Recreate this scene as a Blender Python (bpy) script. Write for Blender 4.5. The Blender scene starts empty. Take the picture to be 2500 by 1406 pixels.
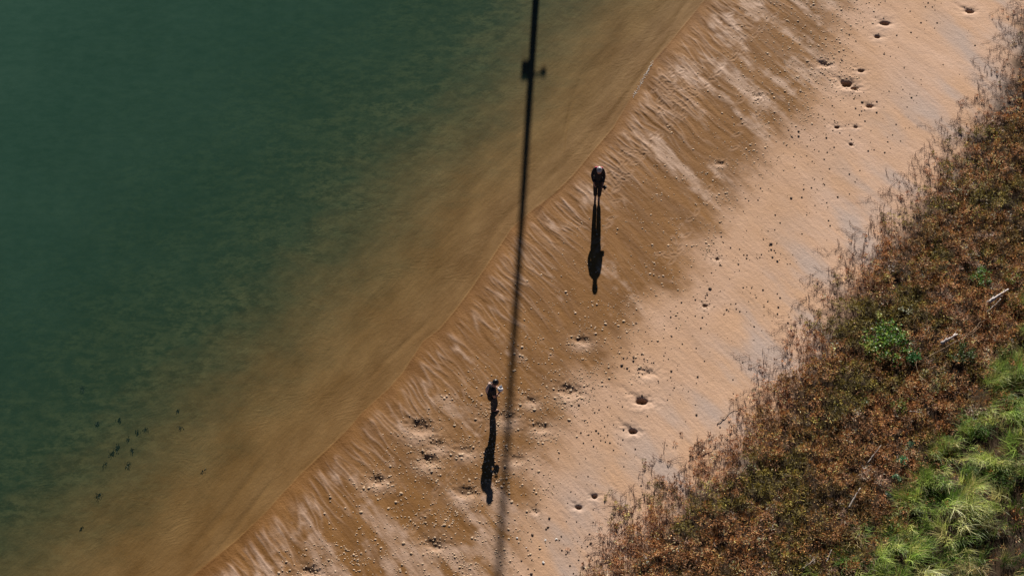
import bpy, bmesh, math
import numpy as np
from mathutils import Vector

# ------------------------------------------------------------------ camera, light, exposure
SC = bpy.context.scene
F, W0, H0 = 4861.0, 2500.0, 1406.0          # focal length and size of the view in photo pixels (70 mm lens)
EL = math.radians(52.0)                     # the drone looks down at 52 degrees
D = F / 70.0                                # metres from the drone to the sand in the middle of the view
CAM = np.array([0.0, -D * math.cos(EL), D * math.sin(EL)])
cd = bpy.data.cameras.new('camera'); cam = bpy.data.objects.new('camera', cd)
SC.collection.objects.link(cam); SC.camera = cam
cd.sensor_width = 36.0; cd.lens = 70.0; cd.clip_start = 0.5; cd.clip_end = 5000.0
cam.location = CAM; cam.rotation_euler = (math.radians(90) - EL, 0, 0)

SUN_EL, SUN_AZ = math.radians(22.8), math.radians(3.0)     # azimuth from +Y towards +X
w = bpy.data.worlds.new('World'); SC.world = w; w.use_nodes = True
nt = w.node_tree; nt.nodes.clear()
sky = nt.nodes.new('ShaderNodeTexSky'); sky.sky_type = 'NISHITA'; sky.sun_disc = False
sky.sun_elevation = SUN_EL; sky.sun_rotation = SUN_AZ; sky.altitude = 0.0; sky.air_density = 0.22; sky.dust_density = 0.0
bgn = nt.nodes.new('ShaderNodeBackground'); bgn.inputs[1].default_value = 0.05
wo = nt.nodes.new('ShaderNodeOutputWorld')
nt.links.new(sky.outputs[0], bgn.inputs[0]); nt.links.new(bgn.outputs[0], wo.inputs[0])
sl = bpy.data.lights.new('sun', 'SUN'); sl.energy = 5.0; sl.angle = math.radians(0.53); sl.color = (1.0, 0.93, 0.84)
sun = bpy.data.objects.new('sun', sl); SC.collection.objects.link(sun)
sdir = Vector((math.sin(SUN_AZ) * math.cos(SUN_EL), math.cos(SUN_AZ) * math.cos(SUN_EL), math.sin(SUN_EL)))
sun.rotation_euler = sdir.to_track_quat('Z', 'Y').to_euler(); sun.location = (5, 60, 40)
SC.view_settings.view_transform = 'Standard'; SC.view_settings.look = 'None'
SC.view_settings.exposure = 0.85; SC.view_settings.gamma = 1.0
SC.render.resolution_x = 1024; SC.render.resolution_y = 575

RNG = np.random.default_rng(7)

# ------------------------------------------------------------------ numpy helpers
def _h(ix, iy, s):
    h = (ix.astype(np.int64) * 374761393 + iy.astype(np.int64) * 668265263 + s * 2147483647 + 1013904223) & 0xffffffff
    h = ((h ^ (h >> 13)) * 1274126177) & 0xffffffff
    h = ((h ^ (h >> 16)) * 2246822519) & 0xffffffff
    return ((h ^ (h >> 15)) & 0xffffff).astype(np.float64) / 16777215.0
def vnoise(x, y, s=0):
    """gradient noise, about -1..1"""
    x = np.asarray(x, float); y = np.asarray(y, float)
    ix = np.floor(x); iy = np.floor(y); fx = x - ix; fy = y - iy
    ux = fx * fx * fx * (fx * (fx * 6 - 15) + 10); uy = fy * fy * fy * (fy * (fy * 6 - 15) + 10)
    def g(dx, dy):
        a = _h(ix + dx, iy + dy, s) * 2 * np.pi
        return np.cos(a) * (fx - dx) + np.sin(a) * (fy - dy)
    a = g(0, 0); b = g(1, 0); c = g(0, 1); d = g(1, 1)
    return 1.45 * ((a + (b - a) * ux) * (1 - uy) + (c + (d - c) * ux) * uy)
def fbm(x, y, s=0, o=4, gain=0.5):
    r = 0; a = 1.0; k = 0
    for i in range(o):
        r = r + a * vnoise(x * 2.03 ** i, y * 2.03 ** i, s + 17 * i); k += a; a *= gain
    return r / k * 1.3
def sst(a, b, x):
    t = np.clip((x - a) / (b - a), 0, 1); return t * t * (3 - 2 * t)

def gp(px, py, z=0.0):
    """point of the world at height z seen at photo pixel px, py"""
    u = np.asarray(px, float) - W0 / 2; v = H0 / 2 - np.asarray(py, float)
    dx = u; dy = v * math.sin(EL) + F * math.cos(EL); dz = v * math.cos(EL) - F * math.sin(EL)
    k = (z - CAM[2]) / dz
    return np.stack([CAM[0] + dx * k, CAM[1] + dy * k], -1)

def line(pts): return gp([p[0] for p in pts], [p[1] for p in pts])
# lines of the beach, all running from the lower left to the upper right; the land side is positive
SHORE = line([(-1500, 3100), (300, 1560), (430, 1440), (515, 1370), (579, 1320), (651, 1251), (689, 1208), (738, 1156), (804, 1095),
              (850, 1050), (884, 1010), (950, 950), (987, 908), (1035, 834), (1075, 805), (1117, 754), (1157, 700), (1210, 620),
              (1250, 560), (1300, 515), (1350, 478), (1400, 430), (1450, 370), (1498, 314), (1544, 236), (1592, 156), (1649, 91),
              (1723, 0), (1800, -90), (3400, -2000)])
WETL = line([(-600, 3600), (800, 1800), (1130, 1500), (1220, 1406), (1250, 1300), (1290, 1180), (1330, 1080), (1390, 1000), (1470, 900), (1520, 820),
             (1590, 760), (1660, 700), (1690, 620), (1740, 560), (1780, 480), (1850, 420), (1890, 340), (1970, 280), (2010, 200),
             (2020, 110), (2060, 20), (2200, -120), (3800, -2000)])
VEGL = line([(-200, 3800), (1300, 1650), (1470, 1430), (1500, 1350), (1545, 1305), (1600, 1250), (1660, 1205), (1720, 1165), (1780, 1115), (1830, 1070),
             (1885, 1000), (1890, 955), (1930, 920), (1955, 860), (1995, 800), (2025, 740), (2075, 680), (2115, 640), (2165, 570),
             (2205, 520), (2250, 470), (2290, 405), (2330, 350), (2370, 300), (2410, 230), (2440, 160), (2450, 90), (2510, 0), (2600, -120), (4200, -2000)])
GRSL = line([(1400, 3800), (1950, 1600), (2040, 1420), (2060, 1345), (2150, 1290), (2175, 1235), (2205, 1190), (2260, 1140), (2290, 1090), (2335, 1055),
             (2405, 1010), (2430, 925), (2500, 870), (2620, 780), (4600, -1200)])
def sdist(X, Y, L):
    """signed distance to a line (+ on its right, the land side) and distance run along it"""
    best = np.full(X.shape, 1e18); sg = np.zeros(X.shape); al = np.zeros(X.shape); run = 0.0
    for a, b in zip(L[:-1], L[1:]):
        e = b - a; n = math.hypot(*e); e = e / n
        qx = X - a[0]; qy = Y - a[1]
        t = np.clip(qx * e[0] + qy * e[1], 0, n)
        rx = qx - t * e[0]; ry = qy - t * e[1]; d2 = rx * rx + ry * ry
        m = d2 < best - 1e-12
        best = np.where(m, d2, best); sg = np.where(m, np.sign(e[1] * qx - e[0] * qy), sg); al = np.where(m, run + t, al)
        run += n
    return np.sqrt(best) * sg, al
# mean along-shore direction, used for smooth beach coordinates
_a, _b = gp(300, 1560), gp(1800, -90)
TD = (_b - _a) / np.linalg.norm(_b - _a); ND = np.array([TD[1], -TD[0]])

def base_z(d):
    """large shape of beach and sea bed by distance from the water's edge"""
    land = 0.028 * np.maximum(d, 0) + 0.0006 * np.clip(d, 0, 16) ** 2
    q = np.maximum(-d, 0); sea = -(0.018 * np.minimum(q, 4.0) + 0.030 * np.clip(q - 4.0, 0, 3.0) + .058 * np.clip(q - 7.0, 0, 60))
    z = np.where(d > 0, np.minimum(land, 0.9 + 0.004 * d), sea)
    return z

# pits dug in the sand: photo x, y, radius m, depth m, kind (0 round hole, 1 shallow scoop)
PITS = [(2364, 42, .17, .17, 0), (2158, 66, .20, .13, 0), (2010, 166, .20, .09, 1), (2100, 183, .13, .08, 0), (2066, 214, .24, .18, 0),
        (2084, 226, .16, .12, 0), (2121, 271, .13, .13, 0), (1567, 990, .22, .17, 0), (1543, 1063, .16, .15, 0), (1388, 962, .28, .09, 1),
        (1297, 985, .17, .06, 1), (1422, 838, .20, .07, 1), (1027, 1047, .30, .11, 1), (1070, 1090, .22, .05, 1), (1047, 1128, .22, .09, 1),
        (923, 1175, .20, .09, 1), (1137, 1208, .24, .09, 1), (1262, 1127, .22, .05, 1), (1062, 1338, .22, .08, 1), (760, 1398, .22, .09, 1),
        (1412, 1248, .12, .10, 0), (1450, 1222, .12, .08, 0), (1307, 1257, .10, .04, 1), (1580, 920, .20, .05, 1), (2041, 322, .12, .05, 0),
        (2086, 322, .10, .05, 0), (1750, 641, .10, .05, 0), (1720, 757, .11, .05, 0), (1240, 1025, .24, .05, 1), (1140, 1105, .2, .04, 1),
        (1320, 1050, .2, .05, 1), (1755, 405, .14, .05, 1), (1850, 240, .12, .05, 1), (2075, 365, .09, .04, 0), (2140, 100, .14, .07, 0)]
PITW = [(gp(a, b), r, h, k) for a, b, r, h, k in PITS]
# spots trodden by feet: photo x, y, spread m, number of prints
TROD = [(1665, 195, .55, 16), (1650, 245, .5, 14), (1512, 430, .3, 8), (1845, 240, .3, 8), (1620, 270, .3, 6), (1555, 360, .4, 5), (1785, 60, .5, 8),
        (1490, 455, .2, 5), (1190, 1000, .3, 6), (1640, 620, .3, 6)]
TRODW = []
for a, b, s, n in TROD:
    c = gp(a, b)
    for _ in range(n):
        q = c + RNG.normal(0, s, 2) * np.array([1.0, .8]); TRODW.append((q, RNG.uniform(0, math.pi)))
# tracks of prints over the wet sand
for (a, b), (c, e), n in [((1560, 380), (1890, 40), 20), ((1490, 470), (1800, 130), 16), ((1530, 400), (1460, 620), 8), ((1215, 1010), (1000, 1300), 12), ((1850, 250), (1640, 640), 14)]:
    for t in np.linspace(0, 1, n):
        q = gp(a + (c - a) * t, b + (e - b) * t) + RNG.normal(0, .10, 2); TRODW.append((q, RNG.normal(0.9, .35)))

FURROWS = [(line(p), w_, h_) for p, w_, h_ in (
    ([(1440, 130), (1405, 220), (1375, 330), (1345, 480)], .07, .014), ([(1400, 210), (1385, 290), (1368, 420)], .05, .010),
    ([(400, 1430), (423, 1404), (505, 1300), (585, 1196), (690, 1060)], .13, .022), ([(440, 1420), (501, 1375), (560, 1310), (608, 1245), (700, 1130)], .11, .018),
    ([(860, 980), (940, 880), (1030, 800), (1100, 730)], .12, .018), ([(1400, 430), (1480, 300), (1560, 190), (1632, 94), (1655, 40), (1690, -40)], .12, .022),
    ([(1290, 560), (1335, 490), (1400, 440)], .07, .010))]
def ground(X, Y):
    """height and masks of the beach at world points"""
    X = np.asarray(X, float); Y = np.asarray(Y, float)
    d, t = sdist(X, Y, SHORE); dw, _ = sdist(X, Y, WETL); dv, _ = sdist(X, Y, VEGL); dg, _ = sdist(X, Y, GRSL)
    T = X * TD[0] + Y * TD[1]; N = X * ND[0] + Y * ND[1]
    z = base_z(d)
    near = (np.abs(X) < 30) & (np.abs(Y) < 24)
    z = z + 0.05 * fbm(X * .12, Y * .12, 3, 3) * sst(4, 12, np.abs(d))
    # bent rills running down to the water
    wrp = 0.30 * fbm(T * .35, N * .3, 11, 3)
    ang = 0.38 * N + wrp
    u = T + ang * .9
    r1 = fbm(u * 1.7, N * .26, 21, 3); r2 = fbm(u * 4.2, N * .55, 31, 3)
    ridge = 1 - np.abs(r1) * 2.4
    band = sst(0.05, .5, d) * (1 - sst(-.6, .9, dw))
    close = sst(.1, .5, d) * (1 - sst(1.4, 3.6, d))
    amp = .35 + .65 * sst(-.3, .5, fbm(X * .3, Y * .3, 41, 2))
    top = .6 + .7 * sst(-2, 10, Y)
    z = z + band * amp * top * (0.015 * ridge * (.45 + .6 * close) + 0.012 * r2)
    dry = sst(-.2, 1.2, dw)
    q1 = np.clip(1 - np.abs(vnoise(u * 3.3 + .5 * r1, N * .42, 23)) * 5.5, 0, 1) ** 1.5
    q2 = np.clip(1 - np.abs(vnoise(u * 6.5 + .6 * r1, N * .9, 27)) * 4.5, 0, 1) ** 1.5
    fine = band * (.30 + .9 * close) * sst(-.45, .3, fbm(X * .5, Y * .5, 43, 2) + .4 * close)
    z = z + fine * (.75 + .25 * sst(-2, 8, Y)) * (.013 * q1 + .008 * q2)
    z = z + dry * (0.006 * fbm(u * 1.6, N * .35, 51, 3) + .0035 * fbm(u * 7, N * 1.2, 53, 2))
    # fans of short ridges along the edge of the wet sand
    tooth = fbm(u * 5.2 + .8 * fbm(u * 1.2, N * .8, 63, 2), N * .75, 61, 3)
    z = z + .020 * np.maximum(tooth, -.1) * sst(.12, .5, d) * (1 - sst(.8, 2.2, d))
    crest = .5 * fine * q1 + band * .6 * sst(.05, .85, tooth) * sst(.12, .6, d) * (1 - sst(1.2, 3.2, d)) * (.35 + .65 * amp) + .5 * band * sst(.55, .95, ridge) * amp * top * .6  # ridge highlights put into the colour as pale, drier crests
    # thin lip where the water stops, and low bars below it
    lipa = .45 + .55 * sst(-.2, .3, vnoise(t * .35, t * 0 + .3, 5))
    z = z + .010 * lipa * np.exp(-((d + .02) / .032) ** 2)
    z = z - .012 * sst(-.2, .4, vnoise(t * .22, t * 0 + 4.3, 6)) * np.exp(-((d + .55 + .25 * vnoise(t * .2, t * 0 + 8, 9)) / .12) ** 2)
    z = z + .02 * fbm(T * .25, N * 1.1, 71, 3) * sst(0, .8, -d) * (1 - sst(6, 12, -d))
    for L_, w_, h_ in FURROWS:
        m = near & (np.abs(X - L_[:, 0].mean()) < 6) & (np.abs(Y - L_[:, 1].mean()) < 6)
        if not m.any(): continue
        q, al_ = sdist(X[m], Y[m], L_); tot = np.linalg.norm(np.diff(L_, axis=0), axis=1).sum()
        z[m] -= h_ * np.exp(-(q / w_) ** 2) * sst(0, .35, al_ / tot) * (1 - sst(.65, 1, al_ / tot))
    # fine roughness
    z = z + .0035 * fbm(X * 5, Y * 5, 81, 3) * sst(-.5, .3, d)
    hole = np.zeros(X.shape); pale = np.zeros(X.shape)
    for c, r, h, k in PITW:
        m = near & (np.abs(X - c[0]) < r * 6) & (np.abs(Y - c[1]) < r * 6)
        if not m.any(): continue
        x = X[m] - c[0]; y = Y[m] - c[1]
        wb = 1 + .22 * fbm(X[m] * 3.1 / max(r, .1) * .3, Y[m] * 3.1 / max(r, .1) * .3, int(c[0] * 37) & 255, 2)
        wb = wb + .10 * fbm(X[m] * 5, Y[m] * 5, int(c[1] * 53) & 255, 2)
        rr = np.hypot(x * .80 + y * .15, y * 1.15) / r * wb
        if k == 0: dz = -h * (1.9 * np.exp(-(rr / .50) ** 3) + .28 * np.exp(-(rr / 1.25) ** 2.4))
        else: dz = -.92 * h * np.exp(-(rr / .95) ** 2.5)
        sx, sy = x + .15 * r, y + 1.25 * r
        dz = dz + .13 * h * np.exp(-((sx / (1.6 * r)) ** 2 + (sy / (1.1 * r)) ** 2)) * wb
        dz = dz + .02 * fbm(X[m] * 7, Y[m] * 7, 333, 2) * np.exp(-(rr / 2.2) ** 2)
        al = (-x * .75 + y * .66); ac = (x * .66 + y * .75) + .2 * r * np.sin(al * 3 / r)
        dz = dz - .13 * h * np.exp(-(ac / (.45 * r)) ** 2) * sst(.3 * r, 1.2 * r, al) * (1 - sst(2.2 * r, 5.5 * r, al))
        z[m] += dz
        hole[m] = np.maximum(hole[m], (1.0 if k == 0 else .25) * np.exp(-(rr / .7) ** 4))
        pale[m] = np.maximum(pale[m], wb * (.38 * np.exp(-((sx / (1.9 * r)) ** 2 + (sy / (1.3 * r)) ** 2)) + .20 * np.exp(-(rr / 2.6) ** 2)))
    for c, a in TRODW:
        m = near & (np.abs(X - c[0]) < .3) & (np.abs(Y - c[1]) < .3)
        if not m.any(): continue
        x = X[m] - c[0]; y = Y[m] - c[1]
        p = (x * math.cos(a) + y * math.sin(a)) / .14; q = (-x * math.sin(a) + y * math.cos(a)) / .055
        rr = np.sqrt(p * p + q * q)
        z[m] += -.008 * np.exp(-rr ** 3) + .006 * np.exp(-((rr - 1.3) / .4) ** 2)
        pale[m] = np.maximum(pale[m], .18 * np.exp(-((rr - 1.2) / .8) ** 2))
    # vegetation stands on a slightly lumpy bank
    z = z + sst(.2, 3, dv) * (.10 + .10 * fbm(X * .5, Y * .5, 91, 3)) + sst(0, 2.5, dg) * .25
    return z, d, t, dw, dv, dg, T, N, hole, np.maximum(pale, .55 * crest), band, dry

# ------------------------------------------------------------------ object helpers
def tag(o, label=None, cat=None, group=None, kind=None):
    if label: o['label'] = label
    if cat: o['category'] = cat
    if group: o['group'] = group
    if kind: o['kind'] = kind
    return o
def link(name, me, mat=None, parent=None):
    o = bpy.data.objects.new(name, me); SC.collection.objects.link(o)
    if mat: me.materials.append(mat)
    if parent: o.parent = parent
    return o
def mesh_np(name, V, Fc, smooth=True, attrs=None, sizes=None):
    """mesh from arrays; Fc is (n,k) or a flat index list with sizes"""
    me = bpy.data.meshes.new(name)
    V = np.ascontiguousarray(V, np.float32); flat = np.ascontiguousarray(Fc.ravel(), np.int32)
    if sizes is None: sizes = np.full(len(Fc), Fc.shape[1], np.int32)
    me.vertices.add(len(V)); me.vertices.foreach_set('co', V.ravel())
    me.loops.add(len(flat)); me.loops.foreach_set('vertex_index', flat)
    me.polygons.add(len(sizes)); st = np.zeros(len(sizes), np.int32); st[1:] = np.cumsum(sizes)[:-1]
    me.polygons.foreach_set('loop_start', st)
    me.polygons.foreach_set('use_smooth', np.full(len(sizes), smooth, bool))
    for k, a in (attrs or {}).items():
        a = np.ascontiguousarray(a, np.float32)
        if a.ndim == 1:
            at = me.attributes.new(k, 'FLOAT', 'POINT'); at.data.foreach_set('value', a)
        else:
            at = me.attributes.new(k, 'FLOAT_VECTOR', 'POINT'); at.data.foreach_set('vector', a.ravel())
    me.update(calc_edges=True); me.validate(verbose=False)
    return me
def empty(name, loc):
    o = bpy.data.objects.new(name, None); SC.collection.objects.link(o); o.location = loc; o.empty_display_size = .1; return o
def gz(x, y):
    return float(ground(np.array([float(x)]), np.array([float(y)]))[0][0])
def at(px, py, up=0.0):
    """world point on the ground seen at a photo pixel"""
    z = 0.0
    for _ in range(4):
        p = gp(px, py, z); z = gz(p[0], p[1])
    return Vector((p[0], p[1], z + up))

# ------------------------------------------------------------------ material helpers
class NT:
    def __init__(s, name):
        s.m = bpy.data.materials.new(name); s.m.use_nodes = True; s.t = s.m.node_tree
        s.b = s.t.nodes['Principled BSDF']; s.out = s.t.nodes['Material Output']
    def n(s, kind, **kw):
        o = s.t.nodes.new(kind)
        for k, v in kw.items(): setattr(o, k, v)
        return o
    def l(s, a, b): s.t.links.new(a, b)
    def attr(s, name, vec=False):
        a = s.n('ShaderNodeAttribute'); a.attribute_name = name; return a.outputs['Vector' if vec else 'Fac']
    def math(s, op, a, b=None, clamp=False):
        m = s.n('ShaderNodeMath', operation=op, use_clamp=clamp)
        for i, v in enumerate((a, b)):
            if v is None: continue
            if isinstance(v, (int, float)): m.inputs[i].default_value = v
            else: s.l(v, m.inputs[i])
        return m.outputs[0]
    def mix(s, f, a, b, mode='MIX'):
        m = s.n('ShaderNodeMix', data_type='RGBA', blend_type=mode)
        for i, v in ((0, f), (6, a), (7, b)):
            if isinstance(v, (int, float)): m.inputs[i].default_value = v
            elif isinstance(v, tuple): m.inputs[i].default_value = (*v, 1)
            else: s.l(v, m.inputs[i])
        return m.outputs[2]
    def noise(s, vec, scale, detail=3, rough=.5, lo=.35, hi=.65):
        t = s.n('ShaderNodeTexNoise'); t.inputs['Scale'].default_value = scale; t.inputs['Detail'].default_value = detail
        t.inputs['Roughness'].default_value = rough; s.l(vec, t.inputs['Vector'])
        r = s.n('ShaderNodeMapRange', clamp=True); s.l(t.outputs['Fac'], r.inputs[0]); r.inputs[1].default_value = lo; r.inputs[2].default_value = hi
        return r.outputs[0]
    def scale(s, vec, sc):
        m = s.n('ShaderNodeVectorMath', operation='MULTIPLY'); s.l(vec, m.inputs[0]); m.inputs[1].default_value = sc; return m.outputs[0]
    def bump(s, h, strength, dist):
        b = s.n('ShaderNodeBump'); b.inputs['Strength'].default_value = strength; b.inputs['Distance'].default_value = dist
        s.l(h, b.inputs['Height']); return b.outputs[0]
    def n2(s, p):
        """coordinates of short wavy ripples that curve over the sea bed"""
        t = s.n('ShaderNodeTexNoise'); t.inputs['Scale'].default_value = .45; t.inputs['Detail'].default_value = 2; s.l(p, t.inputs['Vector'])
        a = s.n('ShaderNodeVectorMath', operation='MULTIPLY'); s.l(t.outputs['Color'], a.inputs[0]); a.inputs[1].default_value = (1.6, 2.2, 0)
        b = s.n('ShaderNodeVectorMath', operation='ADD'); s.l(p, b.inputs[0]); s.l(a.outputs[0], b.inputs[1])
        r = s.n('ShaderNodeVectorRotate', rotation_type='Z_AXIS'); r.inputs['Angle'].default_value = -.45; s.l(b.outputs[0], r.inputs['Vector'])
        return s.scale(r.outputs[0], (2.6, 9.5, 1))
    def pos(s): return s.n('ShaderNodeNewGeometry').outputs['Position']

def simple(name, col, rough=.7, var=.25, scale=20, bump=0.0, spec=.4):
    m = NT(name); p = m.n('ShaderNodeTexCoord').outputs['Object']
    f = m.noise(p, scale, 4); c2 = tuple(c * (1 - var) for c in col); c1 = tuple(min(1, c * (1 + var)) for c in col)
    m.l(m.mix(f, c2, c1), m.b.inputs['Base Color']); m.b.inputs['Roughness'].default_value = rough
    m.b.inputs['Specular IOR Level'].default_value = spec
    if bump: m.l(m.bump(f, .6, bump), m.b.inputs['Normal'])
    return m.m

# ------------------------------------------------------------------ sand and sea bed: one sheet to the horizon
def axis(lo, hi, segs, far):
    """fine between lo and hi with the step given by segs [(end, step)...], then growing to +-far"""
    a = [lo]; 
    for end, st in segs:
        n = max(1, int(round((end - a[-1]) / st))); a += list(np.linspace(a[-1], end, n + 1)[1:])
    L = []; x = lo; s = .1
    while x > -far: s *= 1.35; x -= s; L.append(x)
    R = []; x = hi; s = .1
    while x < far: s *= 1.35; x += s; R.append(x)
    return np.array(L[::-1] + a + R)
xs = axis(-21, 21, [(-9, .075), (-1, .03), (13, .027), (21, .06)], 1800)
ys = axis(-14.5, 15.5, [(15.5, .034)], 1800)
GX, GY = np.meshgrid(xs, ys)
res = ground(GX.ravel(), GY.ravel())
gzv, gd, gt, gdw, gdv, gdg, gT, gN, ghole, gpale, gband, gdry = res
xr, yr = GX.ravel(), GY.ravel()
nx, ny = len(xs), len(ys)
idx = np.arange(nx * ny).reshape(ny, nx)
Q = np.stack([idx[:-1, :-1], idx[:-1, 1:], idx[1:, 1:], idx[1:, :-1]], -1).reshape(-1, 4)
un = gT + .38 * gN * .9
strk = fbm(un * 1.1, gN * .22, 101, 4)               # streaks running down the beach
edge = gdw - .25 + .75 * fbm(un * .7, gN * .3, 103, 4) + .6 * strk + .35 * fbm(xr * 2.2, yr * 2.2, 104, 4)
wet = (1 - sst(-1.1, .8, edge)) * .8 + .2 * (1 - sst(-.5, 4.5, edge)) * sst(-1.6, -1.0, gd)
patch = sst(.14, .62, fbm(un * 1.1, gN * .25, 105, 4) + .30 * sst(3, 13, yr) * sst(.4, 1.5, gd) + .42 * (1 - sst(-12, -7, yr)) * (1 - sst(-1, 2, xr)) - .12 * (1 - sst(1, 6, yr)) * sst(-9, -5, yr) + .25 * fbm(xr * 2.5, yr * 2.5, 106, 3)) * sst(.35, 1.0, gd)
soil = sst(-.1, 1.2, gdv + .5 * fbm(xr * 1.2, yr * 1.2, 107, 3))
grey = sst(-.25, .45, fbm(un * .8, gN * .25, 109, 4)) * sst(-4.2, -1.0, gdv) * .9
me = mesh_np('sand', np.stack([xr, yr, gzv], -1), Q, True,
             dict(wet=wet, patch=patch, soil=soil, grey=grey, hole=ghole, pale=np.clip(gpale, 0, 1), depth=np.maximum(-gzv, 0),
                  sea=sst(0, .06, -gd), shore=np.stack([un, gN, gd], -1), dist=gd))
m = NT('beach_sand')
pos = m.pos(); sh = m.attr('shore', True)
wetf, patf = m.attr('wet'), m.attr('patch')
dryc = m.mix(m.noise(m.scale(sh, (1.2, .35, 0)), 1.0, 5, .6), (.47, .308, .212), (.54, .368, .268))
dryc = m.mix(m.math('MULTIPLY', .7, m.noise(pos, .35, 3)), dryc, (.49, .302, .180))
dryc = m.mix(m.attr('grey'), dryc, (.40, .315, .27))
wetc = m.mix(m.noise(m.scale(sh, (1.6, .35, 0)), 1.0, 5, .6), (.140, .063, .016), (.215, .104, .032))
wetc = m.mix(m.math('MULTIPLY', patf, m.math('ADD', .35, m.math('MULTIPLY', .5, m.noise(m.scale(sh, (3, .9, 0)), 1.5, 4)))), wetc, (.40, .265, .185))  # pale drier patches; towards the top they also paint in wet glisten
col = m.mix(wetf, dryc, wetc)
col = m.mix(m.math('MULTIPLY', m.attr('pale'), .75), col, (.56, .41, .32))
seac = m.mix(m.noise(m.scale(sh, (.5, .9, 0)), .8, 5, .6), (.155, .080, .022), (.225, .130, .048))
# algae on the bed further out: mottled olive turf that thins towards the shore
mot = m.noise(m.scale(pos, (.9, 1.5, 1)), 2.4, 10, .80, .43, .57)
turf = m.mix(mot, (.026, .036, .015), (.105, .100, .046))
turf = m.mix(m.math('MULTIPLY', .6, m.noise(m.scale(pos, (1, 1.7, 1)), .55, 6, .65, .42, .60)), turf, (.026, .042, .020))
mr = m.n('ShaderNodeMapRange', clamp=True)
m.l(m.math('ADD', m.attr('dist'), m.math('MULTIPLY', 2.8, m.math('SUBTRACT', m.noise(m.scale(pos, (.7, 1.2, 1)), .9, 9, .66, .2, .8), .5))), mr.inputs[0])
mr.inputs[1].default_value = -2.0; mr.inputs[2].default_value = -7.0
seac = m.mix(mr.outputs[0], seac, turf)
col = m.mix(m.attr('sea'), col, seac)
col = m.mix(m.math('MULTIPLY', m.attr('soil'), .95), col, (.030, .020, .012))
col = m.mix(m.math('MULTIPLY', m.attr('hole'), .75), col, (.10, .050, .022))  # pit bottoms painted darker to deepen their shade, in a damp sand tone
grain = m.noise(pos, 38, 3, .7, .25, .75)
col = m.mix(.16, col, m.mix(grain, (.0, .0, .0), (1, 1, 1)), 'OVERLAY')
m.l(col, m.b.inputs['Base Color'])
rg = m.math('SUBTRACT', .9, m.math('MULTIPLY', wetf, .28)); m.l(rg, m.b.inputs['Roughness'])
m.l(m.math('ADD', .04, m.math('MULTIPLY', .07, m.math('MULTIPLY', patf, wetf))), m.b.inputs['Specular IOR Level'])
hh = m.math('ADD', m.noise(pos, 14, 6, .6, .2, .8), m.math('MULTIPLY', m.noise(m.scale(sh, (9, 2.0, 0)), 1.0, 4, .6, .2, .8), .9))
wv3 = m.noise(m.scale(sh, (3.2, 9.0, 0)), 1.0, 4, .6, .25, .75)
hh = m.math('ADD', m.math('MULTIPLY', hh, m.math('SUBTRACT', 1.0, m.math('MULTIPLY', .7, m.attr('sea')))), m.math('MULTIPLY', m.math('ADD', wv3, m.math('MULTIPLY', m.noise(m.n2(pos), 1.0, 3, .55, .25, .75), m.noise(pos, .5, 3, .5, .42, .62))), m.math('MULTIPLY', m.attr('sea'), .95)))
m.l(m.bump(hh, .6, .012), m.b.inputs['Normal'])
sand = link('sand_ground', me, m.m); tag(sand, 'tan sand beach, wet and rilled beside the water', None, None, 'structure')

# ------------------------------------------------------------------ water
wx = axis(-24, 18, [(18, .14)], 1800); wy = axis(-18, 18, [(18, .14)], 1800)
WX, WY = np.meshgrid(wx, wy); wd, wt = sdist(WX.ravel(), WY.ravel(), SHORE)
dep = -base_z(wd) * (1 + .16 * fbm(WX.ravel() * .16, WY.ravel() * .16, 201, 4))
idw = np.arange(WX.size).reshape(WX.shape)
Qw = np.stack([idw[:-1, :-1], idw[:-1, 1:], idw[1:, 1:], idw[1:, :-1]], -1).reshape(-1, 4)
keep = (wd[Qw] < 1.2).any(1); Qw = Qw[keep]
use = np.unique(Qw); rm = np.full(WX.size, -1); rm[use] = np.arange(len(use)); Qw = rm[Qw]
mew = mesh_np('water', np.stack([WX.ravel(), WY.ravel(), np.zeros(WX.size)], -1)[use], Qw, True, dict(depth=np.maximum(dep[use], 0), run=wt[use], dist=wd[use]))
m = NT('sea_water'); m.t.nodes.remove(m.b)
dp = m.attr('depth'); pos = m.pos()
op = m.math('SUBTRACT', 1.0, m.math('POWER', math.e, m.math('MULTIPLY', dp, -1.8)))
murk = m.n('ShaderNodeBsdfDiffuse')
m.l(m.mix(m.math('MULTIPLY', m.math('ADD', m.noise(pos, .22, 5, .6), m.noise(m.scale(pos, (.8, 1.4, 1)), 2.2, 8, .7, .38, .62)), .5), (.020, .057, .039), (.032, .076, .053)), murk.inputs['Color'])
tr = m.n('ShaderNodeBsdfTransparent')
m.l(m.mix(m.math('SUBTRACT', 1.0, m.math('POWER', math.e, m.math('MULTIPLY', dp, -3.5))), (.99, .98, .97), (.60, .83, .68)), tr.inputs['Color'])
body = m.n('ShaderNodeMixShader'); m.l(op, body.inputs[0]); m.l(tr.outputs[0], body.inputs[1]); m.l(murk.outputs[0], body.inputs[2])
gl = m.n('ShaderNodeBsdfGlossy'); gl.inputs['Roughness'].default_value = .06
wv = m.noise(m.scale(pos, (.8, 1.3, 1)), 5.0, 5, .62, .2, .8)
wv2 = m.noise(m.scale(pos, (1, 2.4, 1)), 11.0, 3, .5, .2, .8)
nrm = m.bump(m.math('ADD', wv, m.math('MULTIPLY', wv2, .4)), .10, .012)
m.l(nrm, gl.inputs['Normal'])
lw = m.n('ShaderNodeLayerWeight'); lw.inputs['Blend'].default_value = .5; m.l(nrm, lw.inputs['Normal'])
fr = m.math('ADD', .02, m.math('MULTIPLY', .98, m.math('POWER', lw.outputs['Facing'], 5.0)))
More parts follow.
